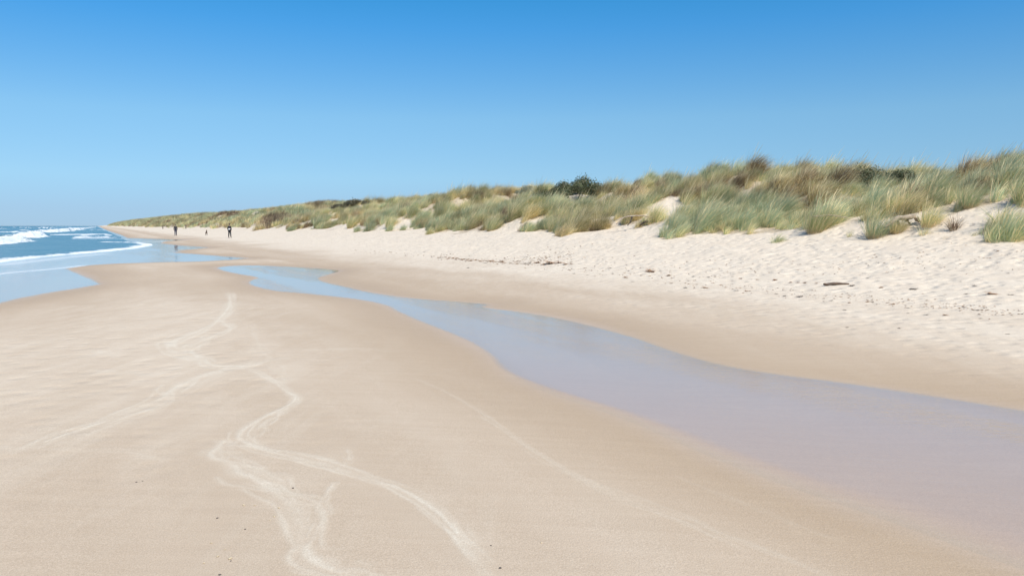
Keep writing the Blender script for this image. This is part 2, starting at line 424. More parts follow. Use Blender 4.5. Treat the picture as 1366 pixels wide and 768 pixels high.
# bar crest: half dry
wmax = np.maximum(sw, sc)
bar = ss(.9, 4.5, -wmax + (fbm(GX / 3.0, GY / 1.3, 4, 77) - .5) * 2.0) * (1 - ss(7.5, 9.5, GT)) * .40 * ss(3.2, 9, GY)
dry = np.maximum(dry, bar)
wet = np.clip(1.0 * ss(-2.3, -.02, wmax + edge_n * 1.3), 0, 1) * .85 * (GT < 12)
wet = np.maximum(wet, .5 * ss(-.12, .05, wmax))
wet = np.where(GT > 8, np.maximum(wet, .35 * ss(12.4, 9.0, GT + edge_n * 2)), wet)
sub = ss(-.35, .45, wmax + edge_n * .3)
# vegetation cover on the dunes
def veg_mask(X, Y):
    s, t = st(X, Y); t0 = toe(s)
    n = fbm(s / 4.2, t / 2.4, 3, 81); n2 = fbm(s / 11, t / 5, 2, 87)
    v = ss(.0, 1.0, (t - t0) + (fbm(s / 2.0, t / 1.5, 3, 83) - .5) * 6.5 + (n - .5) * 4.5 - .3)
    holes = ss(.74, .80, n + (n2 - .5) * .5) * (1 - ss(TC - 7, TC - 3, t))
    v = v * (1 - holes)
    for (bs, bt, rs, rt) in BLOW:
        q = ((s - bs) / rs) ** 2 + ((t - bt) / rt) ** 2 + (n - .5) * .9
        v = v * ss(.7, 1.15, q)
    return v
for (px, py, wpx, rt) in [(690,272,30,1.3),(585,266,26,1.2),(483,275,30,1.5),(425,279,24,1.5),(870,275,24,.9),(935,288,60,.8),(1318,287,105,1.7),(1362,293,60,1.4),
                          (1015,297,30,1.0),(340,284,20,1.6),(250,290,14,2.5),(790,285,20,.6),(650,292,20,.9),(520,293,16,.8),(1240,300,30,1.0),(1120,300,22,.8)]:
    x, y, z = hit(px, py); s_, t_ = st(x, y)
    BLOW.append((s_, t_, wpx * math.hypot(x, y) / F * .42, rt * .62))
for (px, py, wpx, rt) in [(766,262,78,1.5),(1161,249,36,1.0),(1208,248,32,.8)]:
    x, y, z = hit(px, py); s_, t_ = st(x, y); BLOW.append((s_, t_, wpx * y / F * .5, rt))
veg = np.zeros(GX.shape); dm = (GT > 17) & (RR < 4000)
veg[dm] = veg_mask(GX[dm], GY[dm])
veg = np.where(GT > TC + 6, np.maximum(veg, .8), veg) * (GT > 17)
litter = ss(.55, 1.0, veg) * .85
V = np.stack([GX, GY, GZ], -1).reshape(-1, 3)
nr, nc = GX.shape
Fq = grid_faces(nr, nc, True)
ctr = len(V)
me = mesh_np('sand_ground', V, Fq, M_sand, True, dict(wet=wet.ravel(), track=trk.ravel(), litter=litter.ravel(), dry=dry.ravel(), sub=sub.ravel()))
ground = tag(link('ground', me), 'pale sandy beach rising from a damp flat to the dunes', 'beach', kind='structure')
# close the small round hole under the photographer
bm = bmesh.new()
ring = [bm.verts.new((float(GX[0, j]), float(GY[0, j]), float(GZ[0, j]))) for j in range(nc)]
c0 = bm.verts.new((0, 0, float(GZ[0].mean())))
for j in range(nc): bm.faces.new((c0, ring[(j + 1) % nc], ring[j]))
patch = bpy.data.meshes.new('patch'); bm.to_mesh(patch); bm.free(); patch.materials.append(M_sand)
tag(link('sand', patch), 'damp sand right under the viewer', 'beach', kind='structure')

# ------------------------------------------------------------------ shallow water sheets
def sheet(name, X, Y, z, mat, attrs, keep, label):
    nr, nc = X.shape
    Vv = np.stack([X, Y, np.broadcast_to(z, X.shape)], -1).reshape(-1, 3)
    Fc = grid_faces(nr, nc)
    k = keep.ravel()[Fc].any(1); Fc = Fc[k]
    used = np.unique(Fc); mp = np.full(len(Vv), -1); mp[used] = np.arange(len(used))
    me = mesh_np(name, Vv[used], mp[Fc], mat, True, {n: a.ravel()[used] for n, a in attrs.items()})
    return tag(link(name, me), label, 'water', kind='structure')
t2 = np.radians(np.linspace(-42, 88, 700)); r2 = np.geomspace(2.2, 70, 420); T2, R2 = np.meshgrid(t2, r2); X2, Y2 = R2 * np.sin(T2), R2 * np.cos(T2)
d2 = sdpoly(X2, Y2, CH)
sheet('tidal_channel', X2, Y2, 0.0, M_film, dict(foam=np.zeros(X2.shape), edge=np.clip(d2 / (.16 + .42 * ss(11, 4, Y2) * (1 - ss(7.2, 8.2, st(X2, Y2)[1]))), 0, 1)), d2 > -.15, 'shallow tidal channel winding across the wet sand')
t3 = np.radians(np.concatenate([np.linspace(-88, -37, 50), np.linspace(-36.9, -10, 420)])); r3 = np.geomspace(8, 3000, 700)
T3, R3 = np.meshgrid(t3, r3); X3, Y3 = R3 * np.sin(T3), R3 * np.cos(T3)
w3 = sdpoly(X3, Y3, WASH); s3 = sdpoly(X3, Y3, SEA)
f3 = np.zeros(X3.shape)
for pts, w, a in [([(-400,430),(-200,394),(0,365),(30,362.5),(60,360),(95,356.5),(112,354.2)], .24, .5), ([(-100,357.5),(0,354),(40,349.5),(90,343.5),(140,338.5)], .5, .35),
                  ([(214,322.3),(235,321.5)], 1.0, .5)]:
    Pn = chaikin(poly(pts), 2); d, sd_, pr = seg_dist(X3, Y3, Pn)
    f3 = np.maximum(f3, a * np.exp(-(d / w) ** 2) + a * .35 * np.exp(-(d / (w * 3)) ** 2) * (sd_ > 0))
sheet('wash_water', X3, Y3, 0.0, M_film, dict(foam=f3, edge=np.clip(w3 / .3, 0, 1)), (w3 > -.2) & (s3 < 3), 'thin sheet of sea wash mirroring the sky on the flat sand')

# ------------------------------------------------------------------ the sea with its breakers
t4 = np.radians(np.concatenate([np.linspace(-178, -39, 90), np.linspace(-38.5, -14, 420)])); r4 = [16.0]
while r4[-1] < 9000:
    q = r4[-1]; r4.append(q * (1 + (.006 if q < 420 else .02)))
r4 = np.array(r4); T4, R4 = np.meshgrid(t4, r4); X4, Y4 = R4 * np.sin(T4), R4 * np.cos(T4)
e4 = sdpoly(X4, Y4, SEA); S4, TT4 = st(X4, Y4)
jn = (fbm(S4 / 4, TT4 / 4, 3, 91) - .5)
e4j = e4 + jn * .9
Z4 = -.07 + .10 * ss(-.1, .5, e4) + .025 * ss(.3, 1.5, e4)
Z4 = Z4 + ss(8, 60, e4) * ((fbm(S4 / 30, TT4 / 5, 3, 95) - .5) * .35 + (fbm(S4 / 7, TT4 / 2.2, 3, 97) - .5) * .16)
FRONT = chaikin(poly([(-3000,700),(-600,435),(-200,374),(0,351),(26,347),(66,342),(119,337.5),(158,334.3),(190,330.5),(208,327),(206,325.2),(190,323.9)]), 1)
ef = seg_dist(X4, Y4, FRONT)[0] * np.where(e4 > 0, 1, -1) + jn * 1.1
fo = np.exp(-(np.maximum(ef - .3, 0) / 1.0) ** 2) * ss(-.5, .1, ef) * .78
fo = fo + .20 * ss(7, 1, ef) * (e4 > -.3)
fo = fo * ss(900, 90, R4)
WAVES = [([(-300,352),(-120,336),(-50,329.5),(0,326.5),(25,325),(50,321.5)], .66, 7, .85),
         ([(10,317.2),(35,317.8),(55,317.5),(66,315.5)], .80, 10, .85),
         ([(56,310.6),(80,310),(100,308),(116,305.6)], .85, 16, .8),
         ([(114,305.4),(122,304.4),(130,303.4)], .7, 24, .65),
         ([(26,304.9),(45,305.2),(60,305.0),(76,304.7)], .95, 9, .7),
         ([(-60,304.2),(-30,304.4),(0,304.2)], .8, 10, .6),
         ([(76,314),(110,313.3),(150,313.0)], .12, 5, .85),
         ([(100,316.2),(130,316.2),(160,317.0)], .10, 3, .6),
         ([(128,323.5),(158,324.0),(196,324.6)], .05, 1.6, .9)]
def smoothd(P):
    return chaikin(P, 2)
for pts, H, Lf, a in WAVES:
    Pn = smoothd(poly(pts)); 
    d, sd_, pr = seg_dist(X4, Y4, Pn)
    dd = d * sd_ + jn * 2.2 * min(1, H)
    endf = ss(0, .14, pr) * ss(1, .84, pr)
    w = 1.3
    prof = np.where(dd < 0, 0, np.where(dd < w, ss(0, w, dd), np.exp(-(dd - w) / 3.6)))
    Hn = H * endf * (.7 + .6 * fbm(pr * 14, pr * 0 + H, 2, 93))
    Z4 = np.maximum(Z4, Z4 + Hn * prof)
    fm = ss(-.5, .1, dd) * ss(Lf, Lf * .35, dd) * ss(-.02, .06, endf) * a * (.75 + .5 * vn(S4 / 6, TT4 / 6, 101))
    fo = np.maximum(fo, fm)
# scattered far whitecaps
capn = fbm(S4 / 60, TT4 / 5.0, 3, 105); fo = np.maximum(fo, .75 * ss(.66, .74, capn) * ss(90, 140, R4) * (TT4 > -160))
Z4 = Z4 + np.clip(fo, 0, 1) * ss(6, 20, e4) * (fbm(S4 / 1.6, TT4 / 1.6, 3, 103) - .45) * .5
Z4 = np.where(e4 < -.1, -.4, Z4)
deep = ss(25, 140, e4)
sheet('sea', X4, Y4, Z4, M_sea, dict(foam=np.clip(fo, 0, 1.3), deep=deep), e4 > -.4, 'blue green sea with white breakers rolling in')

# ------------------------------------------------------------------ grass tufts
def tuft_mesh(name, seed, nb=120, Lm=.8, spread=.14, open_=38, lean=.55, droop=.35, width=.008, stems=0, mat=None):
    g = np.random.default_rng(seed); K = 5
    Vs, Fs, hs, bs = [], [], [], []; off = 0
    for b in range(nb + stems):
        stem = b >= nb
        az = g.uniform(0, 2 * math.pi); r = spread * math.sqrt(g.random())
        bx, by = r * math.cos(az), r * math.sin(az)
        tilt = R(open_) * (g.random() ** .8) * (.35 if stem else 1.0)
        az2 = az + g.normal(0, .5)
        d = np.array([math.cos(az2) * math.sin(tilt), math.sin(az2) * math.sin(tilt), math.cos(tilt)])
        Lb = Lm * g.uniform(.5, 1.12) * (1.15 if stem else 1)
        le = lean * g.uniform(.4, 1.4) * (.6 if stem else 1); dr = droop * g.uniform(.3, 1.5) * (.3 if stem else 1)
        p = np.array([bx, by, -.06]); pts = [p]
        for k in range(K):
            u = (k + 1) / K
            d2 = d + np.array([le * u, 0, -dr * u * u * 1.3]); d2 = d2 / np.linalg.norm(d2)
            p = p + d2 * Lb / K; pts.append(p)
        pts = np.array(pts)
        pts[:, 2] = np.maximum(pts[:, 2], -.06)
        wdir = np.array([-math.sin(az2 + g.normal(0, .8)), math.cos(az2), g.normal(0, .3)]); wdir /= np.linalg.norm(wdir)
        w = width * g.uniform(.7, 1.3)
        if stem: prof = [.5, .45, .45, .4, 1.5, .5]
        else: prof = [.9, 1, .95, .8, .55, .12]
        v = g.random() if not stem else .97
        for k in range(K + 1):
            hw = wdir * w * prof[k] * .5
            Vs.append(pts[k] - hw); Vs.append(pts[k] + hw); hs += [k / K] * 2; bs += [v] * 2
        for k in range(K):
            a_ = off + 2 * k; Fs.append((a_, a_ + 1, a_ + 3, a_ + 2))
        off += 2 * (K + 1)
    return mesh_np(name, np.array(Vs), np.array(Fs), mat or M_grass, True, dict(h=hs, bt=bs))
protos = bpy.data.collections.new('grass_kinds')
specs = [(.95, .15, 30, .85, .30, 0), (1.08, .17, 26, 1.05, .40, 4), (.85, .16, 38, .75, .45, 0), (1.0, .14, 24, 1.2, .35, 3), (.75, .18, 44, .8, .6, 0),
         (1.1, .16, 24, .9, .28, 6), (.9, .20, 34, 1.1, .6, 0), (.78, .15, 52, .5, .55, 2)]
PM = []
for i, (Lm, sp, op, le, dr, stn) in enumerate(specs):
    m_ = tuft_mesh('tuft_kind', 100 + i, 120, Lm, sp, op, le, dr, .0115, stn // 2); PM.append(m_)
    po = bpy.data.objects.new('tuft_kind_%02d' % i, m_); protos.objects.link(po)
# far kind: wider blades, fewer
for i in range(4):
    m_ = tuft_mesh('far_tuft_kind', 200 + i, 70, .85, .40, 45, .6, .4, .022, 0)
    po = bpy.data.objects.new('tuft_kind_%02d' % (8 + i), m_); protos.objects.link(po)

SPOTS = []  # grass tint spots; the brownest also paint shaded crevices and undersides into the colour
for px, py, r_, v_ in [(850,262,1.6,1.0),(835,270,1.3,1.0),(955,262,1.8,.95),(985,250,1.2,.95),(1065,275,1.6,.95),(1020,262,1.3,1.0),(1295,235,1.6,.95),(700,262,2.5,.95),(640,255,2.5,.55),(790,258,2,.05),(1000,285,1.5,.05),
                       (1180,255,2.2,.05),(1330,240,1.6,.05),(1090,235,2.5,.3),(1040,232,2.5,.5),(900,245,1.6,.65),(1330,270,1.2,.1),(740,285,2,.15),(600,285,3,.2),(480,285,5,.3),(1200,290,1.0,.7),(1120,285,1.0,.8)]:
    x_, y_, z_ = hit(px, py); q_ = st(x_, y_); SPOTS.append((q_[0], q_[1], r_, v_))
def scatter_points():
    P, RO, SC, IX, TI, VA = [], [], [], [], [], []
    def region(s0, s1, t0, t1, dens, kinds, smin, smax, thr=.45):
        n = int((s1 - s0) * (t1 - t0) * dens)
        s = rng.uniform(s0, s1, n); t = rng.uniform(t0, t1, n); X, Y = XY(s, t)
        # only what the beach side can see
        v = veg_mask(X, Y); k = v > rng.uniform(thr - .3, thr + .3, n)
        s, t, X, Y, v = s[k], t[k], X[k], Y[k], v[k]
        Z = ground_z(X, Y); n = len(X)
        patch = fbm(s / 6, t / 3.0, 3, 111); fine = rng.random(n)
        ti = np.clip((patch - .5) * 2.6 + .40 + (fine - .5) * .6, 0, 1)
        br = ss(.62, .70, fbm(s / 3.5, t / 2.0, 2, 121)); ti = np.clip(ti + br * .55, 0, 1)
        for (bs, bt, br_, val) in SPOTS:
            q = np.exp(-(((s - bs) / br_) ** 2 + ((t - bt) / (br_ * .7)) ** 2)); ti = ti * (1 - q) + np.clip(val + (fine - .5) * .25, 0, 1) * q
        sc = rng.uniform(smin, smax, n) * (.72 + .38 * ss(.4, .9, v)) * (.85 + .4 * (fbm(s / 2.5, t / 2.5, 2, 131)))
        az = rng.normal(-.15, .45, n)
        P.append(np.stack([X, Y, Z], -1)); RO.append(np.stack([rng.normal(0, .08, n), rng.normal(0, .08, n), az], -1))
        SC.append(sc); IX.append(rng.choice(kinds, n)); TI.append(ti); VA.append(np.clip(.5 + (fbm(s / 4, t / 2, 2, 151) - .5) * 3 + rng.normal(0, .15, n), 0, 1))
    def clumps(s0, s1, t0, t1, dens, per, fill, k0):
        n = int((s1 - s0) * (t1 - t0) * dens)
        cs = rng.uniform(s0, s1, n); ct = rng.uniform(t0, t1, n)
        v = veg_mask(*XY(cs, ct)); k = v > rng.uniform(.12, .75, n); cs, ct, v = cs[k], ct[k], v[k]; n = len(cs)
        size = (.55 + .68 * rng.random(n) ** 1.6) * (.75 + .35 * v)
        patch = fbm(cs / 6, ct / 3.0, 3, 111)
        ti = np.clip((patch - .5) * 1.8 + .27 + rng.normal(0, .13, n), 0, .80); dead = rng.random(n) < .09; ti = np.where(dead, rng.uniform(.9, 1.0, n), ti)
        for (bs, bt, br_, val) in SPOTS:
            q = np.exp(-(((cs - bs) / br_) ** 2 + ((ct - bt) / (br_ * .7)) ** 2)); ti = ti * (1 - q) + val * q
        va = rng.random(n); caz = rng.normal(-.15, .32, n)
        m = np.repeat(np.arange(n), np.maximum(2, (per * size ** 1.5).astype(int))); N_ = len(m)
        r = np.abs(rng.normal(0, .30, N_)) * size[m]; a = rng.uniform(0, 2 * np.pi, N_)
        s = cs[m] + r * np.cos(a); t = ct[m] + r * np.sin(a) * .8; X, Y = XY(s, t)
        out_ = np.clip(r / (.55 * size[m]), 0, 1)
        P.append(np.stack([X, Y, ground_z(X, Y)], -1))
        wa = np.arctan2(t - ct[m], s - cs[m]) + (np.pi / 2 + A)          # outward tilt of the clump's edge
        RO.append(np.stack([-np.sin(wa) * .20 * out_ + rng.normal(0, .07, N_), np.cos(wa) * .20 * out_ + rng.normal(0, .07, N_), caz[m] + rng.normal(0, .2, N_)], -1))
        SC.append(size[m] * (1.12 - .42 * out_) * rng.uniform(.8, 1.1, N_)); IX.append(rng.choice(near, N_)); TI.append(np.clip(ti[m] + rng.normal(0, .09, N_), 0, 1)); VA.append(np.clip(va[m] + rng.normal(0, .12, N_), 0, 1))
    near = [0, 1, 2, 3, 4, 5, 6, 7]; far = [8, 9, 10, 11]
    clumps(-6, 45, 18, TC + 6, 1.75, 8, 0, near)
    region(-6, 45, 19, TC + 6, 2.8, near, .5, .85, .85)
    clumps(45, 110, 18, TC + 6, 1.2, 8, 0, near)
    region(45, 110, 19, TC + 6, 1.8, near, .5, .9, .9)
    region(110, 300, 18, TC + 6, 1.9, far, .9, 1.3)
    region(300, 900, 18, TC + 8, .6, far, 1.2, 2.0)
    region(900, 2800, 18, TC + 8, .15, far, 1.8, 3.0)
    return map(np.concatenate, (P, RO, SC, IX, TI, VA))
P_, RO_, SC_, IX_, TI_, VA_ = scatter_points()
print('tufts', len(P_))
pm = bpy.data.meshes.new('dune_grass'); pm.vertices.add(len(P_)); pm.vertices.foreach_set('co', P_.astype(np.float32).ravel())
a_ = pm.attributes.new('rot', 'FLOAT_VECTOR', 'POINT'); a_.data.foreach_set('vector', RO_.astype(np.float32).ravel())
a_ = pm.attributes.new('scl', 'FLOAT', 'POINT'); a_.data.foreach_set('value', SC_.astype(np.float32))
a_ = pm.attributes.new('tint', 'FLOAT', 'POINT'); a_.data.foreach_set('value', TI_.astype(np.float32))
a_ = pm.attributes.new('val', 'FLOAT', 'POINT'); a_.data.foreach_set('value', VA_.astype(np.float32))
a_ = pm.attributes.new('idx', 'INT', 'POINT'); a_.data.foreach_set('value', IX_.astype(np.int32))
pm.materials.append(M_grass)
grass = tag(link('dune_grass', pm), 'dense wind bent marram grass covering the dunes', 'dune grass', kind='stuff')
ng = bpy.data.node_groups.new('scatter', 'GeometryNodeTree')
ng.interface.new_socket('Geometry', in_out='INPUT', socket_type='NodeSocketGeometry'); ng.interface.new_socket('Geometry', in_out='OUTPUT', socket_type='NodeSocketGeometry')
gi = ng.nodes.new('NodeGroupInput'); go = ng.nodes.new('NodeGroupOutput'); ip = ng.nodes.new('GeometryNodeInstanceOnPoints')
ci = ng.nodes.new('GeometryNodeCollectionInfo'); ci.inputs['Collection'].default_value = protos; ci.inputs['Separate Children'].default_value = True; ci.inputs['Reset Children'].default_value = True
def na(n, t):
    x = ng.nodes.new('GeometryNodeInputNamedAttribute'); x.data_type = t; x.inputs['Name'].default_value = n; return x.outputs[0]
ip.inputs['Pick Instance'].default_value = True
ng.links.new(gi.outputs[0], ip.inputs['Points']); ng.links.new(ci.outputs[0], ip.inputs['Instance']); ng.links.new(na('idx', 'INT'), ip.inputs['Instance Index'])
e2r = ng.nodes.new('FunctionNodeEulerToRotation'); ng.links.new(na('rot', 'FLOAT_VECTOR'), e2r.inputs[0]); ng.links.new(e2r.outputs[0], ip.inputs['Rotation'])
ng.links.new(na('scl', 'FLOAT'), ip.inputs['Scale']); ng.links.new(ip.outputs[0], go.inputs[0])
md = grass.modifiers.new('scatter', 'NODES'); md.node_group = ng

# ------------------------------------------------------------------ things
M_shrub = None
def shrub_mat(name, c1, c2, c3):
    m, nt = mat_new(name); b = attr(nt, 'bt')
    c = mixc(nt, ramp(nt, b, .1, .6), c1, c2); c = mixc(nt, ramp(nt, b, .82, .95), c, c3)
    P = N(nt, 'ShaderNodeBsdfPrincipled'); L(nt, c, P.inputs['Base Color']); P.inputs['Roughness'].default_value = .6
    T = N(nt, 'ShaderNodeBsdfTranslucent'); L(nt, c, T.inputs['Color']); mx = N(nt, 'ShaderNodeMixShader'); mx.inputs[0].default_value = .25
    L(nt, P.outputs[0], mx.inputs[1]); L(nt, T.outputs[0], mx.inputs[2]); out(nt, mx.outputs[0]); return m
M_leaf_dark = shrub_mat('shrub_leaf', (.065, .080, .034), (.125, .140, .062), (.25, .19, .11))
M_leaf_grey = shrub_mat('grey_leaf', (.16, .18, .13), (.24, .26, .18), (.30, .27, .19))
M_leaf_brown = shrub_mat('brown_leaf', (.085, .070, .042), (.13, .12, .065), (.24, .19, .12))
M_bark = simple('bark', (.13, .095, .07), .9, .4, 12)
M_drift = simple('driftwood', (.46, .38, .28), .85, .45, 14, (.26, .20, .14))
M_root = simple('dead_root', (.085, .062, .045), .9, .5, 14)
M_weed = simple('seaweed', (.115, .062, .030), .55, .5, 20, (.045, .026, .016))
M_weed_t = simple('dry_seaweed', (.52, .29, .14), .7, .5, 20, (.33, .17, .08))
M_shell = simple('shell', (.72, .62, .44), .4, .4, 30, (.52, .38, .22))
M_stone = simple('pebble', (.12, .10, .085), .6, .4, 30)

def tube_bm(bm, pts, rads, n=7):
    pts = [Vector(p) for p in pts]; rings = []
    for i, p in enumerate(pts):
        d = (pts[min(i + 1, len(pts) - 1)] - pts[max(i - 1, 0)]).normalized()
        a = d.orthogonal().normalized(); b = d.cross(a)
        rings.append([bm.verts.new(p + (a * math.cos(2 * math.pi * k / n) + b * math.sin(2 * math.pi * k / n)) * rads[i]) for k in range(n)])
    for r0, r1 in zip(rings, rings[1:]):
        for k in range(n): 
            f = bm.faces.new((r0[k], r0[(k + 1) % n], r1[(k + 1) % n], r1[k])); f.smooth = True
    bm.faces.new(rings[0][::-1]); bm.faces.new(rings[-1])
def bm_mesh(name, bm, mat):
    bmesh.ops.recalc_face_normals(bm, faces=bm.faces[:])
    me = bpy.data.meshes.new(name); bm.to_mesh(me); bm.free(); me.materials.append(mat)
    for p in me.polygons: p.use_smooth = True
    return me
def empty(name, loc, rz=0):
    e = bpy.data.objects.new(name, None); COL.objects.link(e); e.location = loc; e.rotation_euler = (0, 0, rz); e.empty_display_size = .2; return e

# ---- individual clumps of marram at the foot of the dunes
big = [tuft_mesh('grass_tuft', 300, 520, 1.15, .30, 32, .75, .30, .009, 10), tuft_mesh('grass_tuft', 301, 420, 1.0, .24, 40, .55, .40, .009, 4),
       tuft_mesh('grass_tuft', 302, 60, .55, .10, 40, .5, .5, .009, 0), tuft_mesh('grass_tuft', 303, 160, .7, .16, 55, .35, .8, .009, 0),
       tuft_mesh('grass_tuft', 304, 90, .60, .10, 30, -.1, .9, .010, 0)]
TUFTS = [ # px, py, mesh, scale, tint, label
 (1088,310,0,1.00,.38,'large green marram tuft sweeping right, alone on the sand left of the two largest'),
 (1168,317,1,1.05,.10,'bluish green marram tuft standing lowest on the sand beside the pale driftwood'),
 (1196,311,1,.70,.55,'low yellowish marram tuft just behind the pale driftwood log'),
 (1133,316,2,.62,.25,'tiny thin grass sprout on bare sand between the two large tufts'),
 (1232,314,2,.95,.30,'small green grass sprout right of the driftwood log'),
 (1272,307,4,1.00,.98,'small dead brown drooping grass stump on the open sand at right'),
 (1338,298,3,1.25,.35,'curling half buried marram tuft near the right edge, throwing a shadow'),
 (1292,277,1,.95,.15,'wide fresh green tuft at the top of the bare sand slope at right'),
 (1240,302,1,.85,.45,'bushy tuft leaning over the hollow above the driftwood log'),
 (1364,300,3,.8,.30,'tuft cut by the right edge of the view'),
 (891,313,2,.95,.30,'left one of the paired small sprouts in front of the dead root'),
 (904,314,2,1.05,.25,'right one of the paired small sprouts in front of the dead root'),
 (951,311,3,.75,.35,'small green tuft with a brown foot in mid beach front'),
 (967,306,3,.90,.70,'olive brown tuft hanging over the sand bank in mid view'),
 (985,305,1,.75,.10,'pale green tuft on the sand bank right of the olive brown one'),
 (793,307,0,.80,.80,'brown straw coloured tuft reaching lowest in the middle of the dune foot'),
 (741,308,1,.95,.35,'green tuft at the dune foot below the big dark shrub'),
 (757,307,1,.85,.85,'brownish tuft at the dune foot right of a green one'),
 (655,308,0,.95,.20,'long green tuft creeping furthest down the sand left of centre'),
 (612,300,3,1.3,.25,'low green tuft alone in the bare sand gap left of centre'),
 (600,303,3,.9,.30,'very small tuft beside the bare sand gap left of centre'),
 (520,303,0,1.2,.35,'green tuft edging the sand below the dark shrubs on the left'),
 (468,304,0,1.3,.40,'shaggy tuft at the foot of the left dunes'),
 (1020,300,1,.7,.75,'tan dead looking tuft under the overhanging dune edge'),
]
for px, py, mi, sc_, ti_, lab in TUFTS:
    x, y, z = hit(px, py)
    o_ = link('grass_tuft', big[mi], None, (x, y, gz(x, y) + .0)); o_.scale = (sc_,) * 3; o_.rotation_euler = (0, 0, random.uniform(-.5, .2))
    o_['tint'] = ti_; o_['val'] = random.uniform(.3, .9); tag(o_, lab, 'grass tuft', 'separate marram tufts along the dune foot')

# ---- dark shrubs on the crest
def shrub(px0, px1, pybase, h, depth, mat, seed, label, n=9000, leaf=.055, group='shrubs on the dunes', dy=0.0):
    x, y, z = hit((px0 + px1) / 2, pybase); D = math.hypot(x, y)
    Wd = (px1 - px0) * y / F; print('shrub', px0, x, y, z)
    y += dy; z = gz(x, y) - .1
    root = empty('dune_shrub', (x, y, z), 0)
    g = np.random.default_rng(seed); cl = []
    for _ in range(34):
        u = g.uniform(-1, 1); v = g.uniform(-1, 1) * math.sqrt(max(0, 1 - u * u))
        env = math.sqrt(max(0.02, 1 - u * u * .95 - v * v * .6))
        prof = (.62 + .38 * math.exp(-((u - .35) / .6) ** 2)) * (1 - .25 * (u < -.3))
        cl.append((u * Wd * .46, v * depth * .45, h * env * prof * g.uniform(.45, .86), g.uniform(.16, .30) * h + .1))
    cl = np.array(cl); k = g.integers(0, len(cl), n); dirn = g.normal(size=(n, 3)); dirn /= np.linalg.norm(dirn, axis=1)[:, None]
    rad = g.random(n) ** .45
    c = cl[k, :3] + dirn * (cl[k, 3] * rad)[:, None] * np.array([1.25, 1.25, .9])
    c[:, 2] = np.maximum(c[:, 2] + g.exponential(.05, n) * (g.random(n) < .2) * h, .02)
    ax = g.normal(size=(n, 3)); ax /= np.linalg.norm(ax, axis=1)[:, None]; up = dirn + g.normal(size=(n, 3)) * .6 + [0, 0, .5]
    bx = np.cross(ax, up); bx /= np.linalg.norm(bx, axis=1)[:, None] + 1e-9
    sz = leaf * g.uniform(.6, 1.4, n)[:, None]
    ax2 = np.cross(bx, up); ax2 /= np.linalg.norm(ax2, axis=1)[:, None] + 1e-9
    Vv = np.stack([c - bx * sz * .3, c + ax2 * sz * .7, c + bx * sz * .3, c - ax2 * sz * .7], 1).reshape(-1, 3)
    Fv = np.arange(n * 4).reshape(-1, 4)
    link('foliage', mesh_np('foliage', Vv, Fv, mat, False, dict(bt=np.repeat(g.random(n), 4))), root)
    for i in range(9):
        bm = bmesh.new(); e = cl[g.integers(0, len(cl))]; b0 = Vector((e[0] * .35, e[1] * .35, -.1)); e = Vector(e[:3]); m_ = (b0 + e) / 2 + Vector(g.normal(0, .08, 3))
        tube_bm(bm, [b0, m_, e], [.045, .028, .008], 5)
        link('branch', bm_mesh('branch', bm, M_bark), root)
    return tag(root, label, 'shrub', group)
shrub(712, 814, 266, 1.8, 5.0, M_leaf_dark, 1, 'big dark green rounded shrub rising above the middle of the dune crest', 20000, .085)
shrub(1136, 1180, 249, 1.15, 2.4, M_leaf_dark, 2, 'small dark shrub breaking the skyline above the right hand grass', 9000, .06, dy=.6)
shrub(1186, 1226, 248, .8, 2.0, M_leaf_dark, 3, 'very low dark scrub on the skyline just right of the small shrub', 6000, .06, dy=.6)
shrub(444, 502, 277, 1.15, 5.0, M_leaf_brown, 4, 'dark brownish shrub patch on the left dunes far down the beach', 9000, .13)
shrub(550, 596, 268, .9, 5.0, M_leaf_grey, 5, 'grey green shrub on the far dune top left of the middle', 8000, .11)
shrub(688, 716, 259, .9, 2.0, M_leaf_grey, 6, 'little grey green shrub on the crest left of the big dark one', 5000, .08)

# ---- driftwood and dead roots
def wood(name, px, py, limbs, mat, label, cat, rz=0, sub=None, group=None):
    x, y, z = hit(px, py); root = empty(name, (x, y, z), rz)
    for nm, mt, lst in limbs:
        for pts, rads in lst:
            bm = bmesh.new()
            P2 = []; R2_ = []
            for i in range(len(pts) - 1):
                for q in range(4):
                    u = q / 4; p = Vector(pts[i]).lerp(Vector(pts[i + 1]), u) + Vector([random.gauss(0, 1) * rads[i] * .22 for _ in range(3)])
                    P2.append(p); R2_.append((rads[i] * (1 - u) + rads[i + 1] * u) * random.uniform(.88, 1.12))
            P2.append(Vector(pts[-1])); R2_.append(rads[-1]); tube_bm(bm, P2, R2_, 8)
            link(nm, bm_mesh(nm, bm, mt), root)
    root.scale = (1.2, 1, .62) if name == 'dead_root' else (1.15, 1, .9)
    return tag(root, label, cat, group)
wood('driftwood_log', 1205, 308, [('trunk', M_drift, [([(-.55, 0, .10), (-.1, .05, .42), (.30, 0, .47), (.42, .05, .30)], [.05, .085, .075, .04])]),
     ('branch', M_drift, [([(.28, 0, .45), (.5, -.15, .22), (.62, -.2, .02)], [.04, .03, .015])]), ('branch', M_root, [([(.1, .15, .40), (.35, .2, .12), (.55, .1, .0)], [.05, .04, .02]), ([(-.1, .2, .35), (.05, .25, .0)], [.04, .02])])],
     None, 'pale bleached driftwood log propped over a dark hollow among the right tufts', 'driftwood')
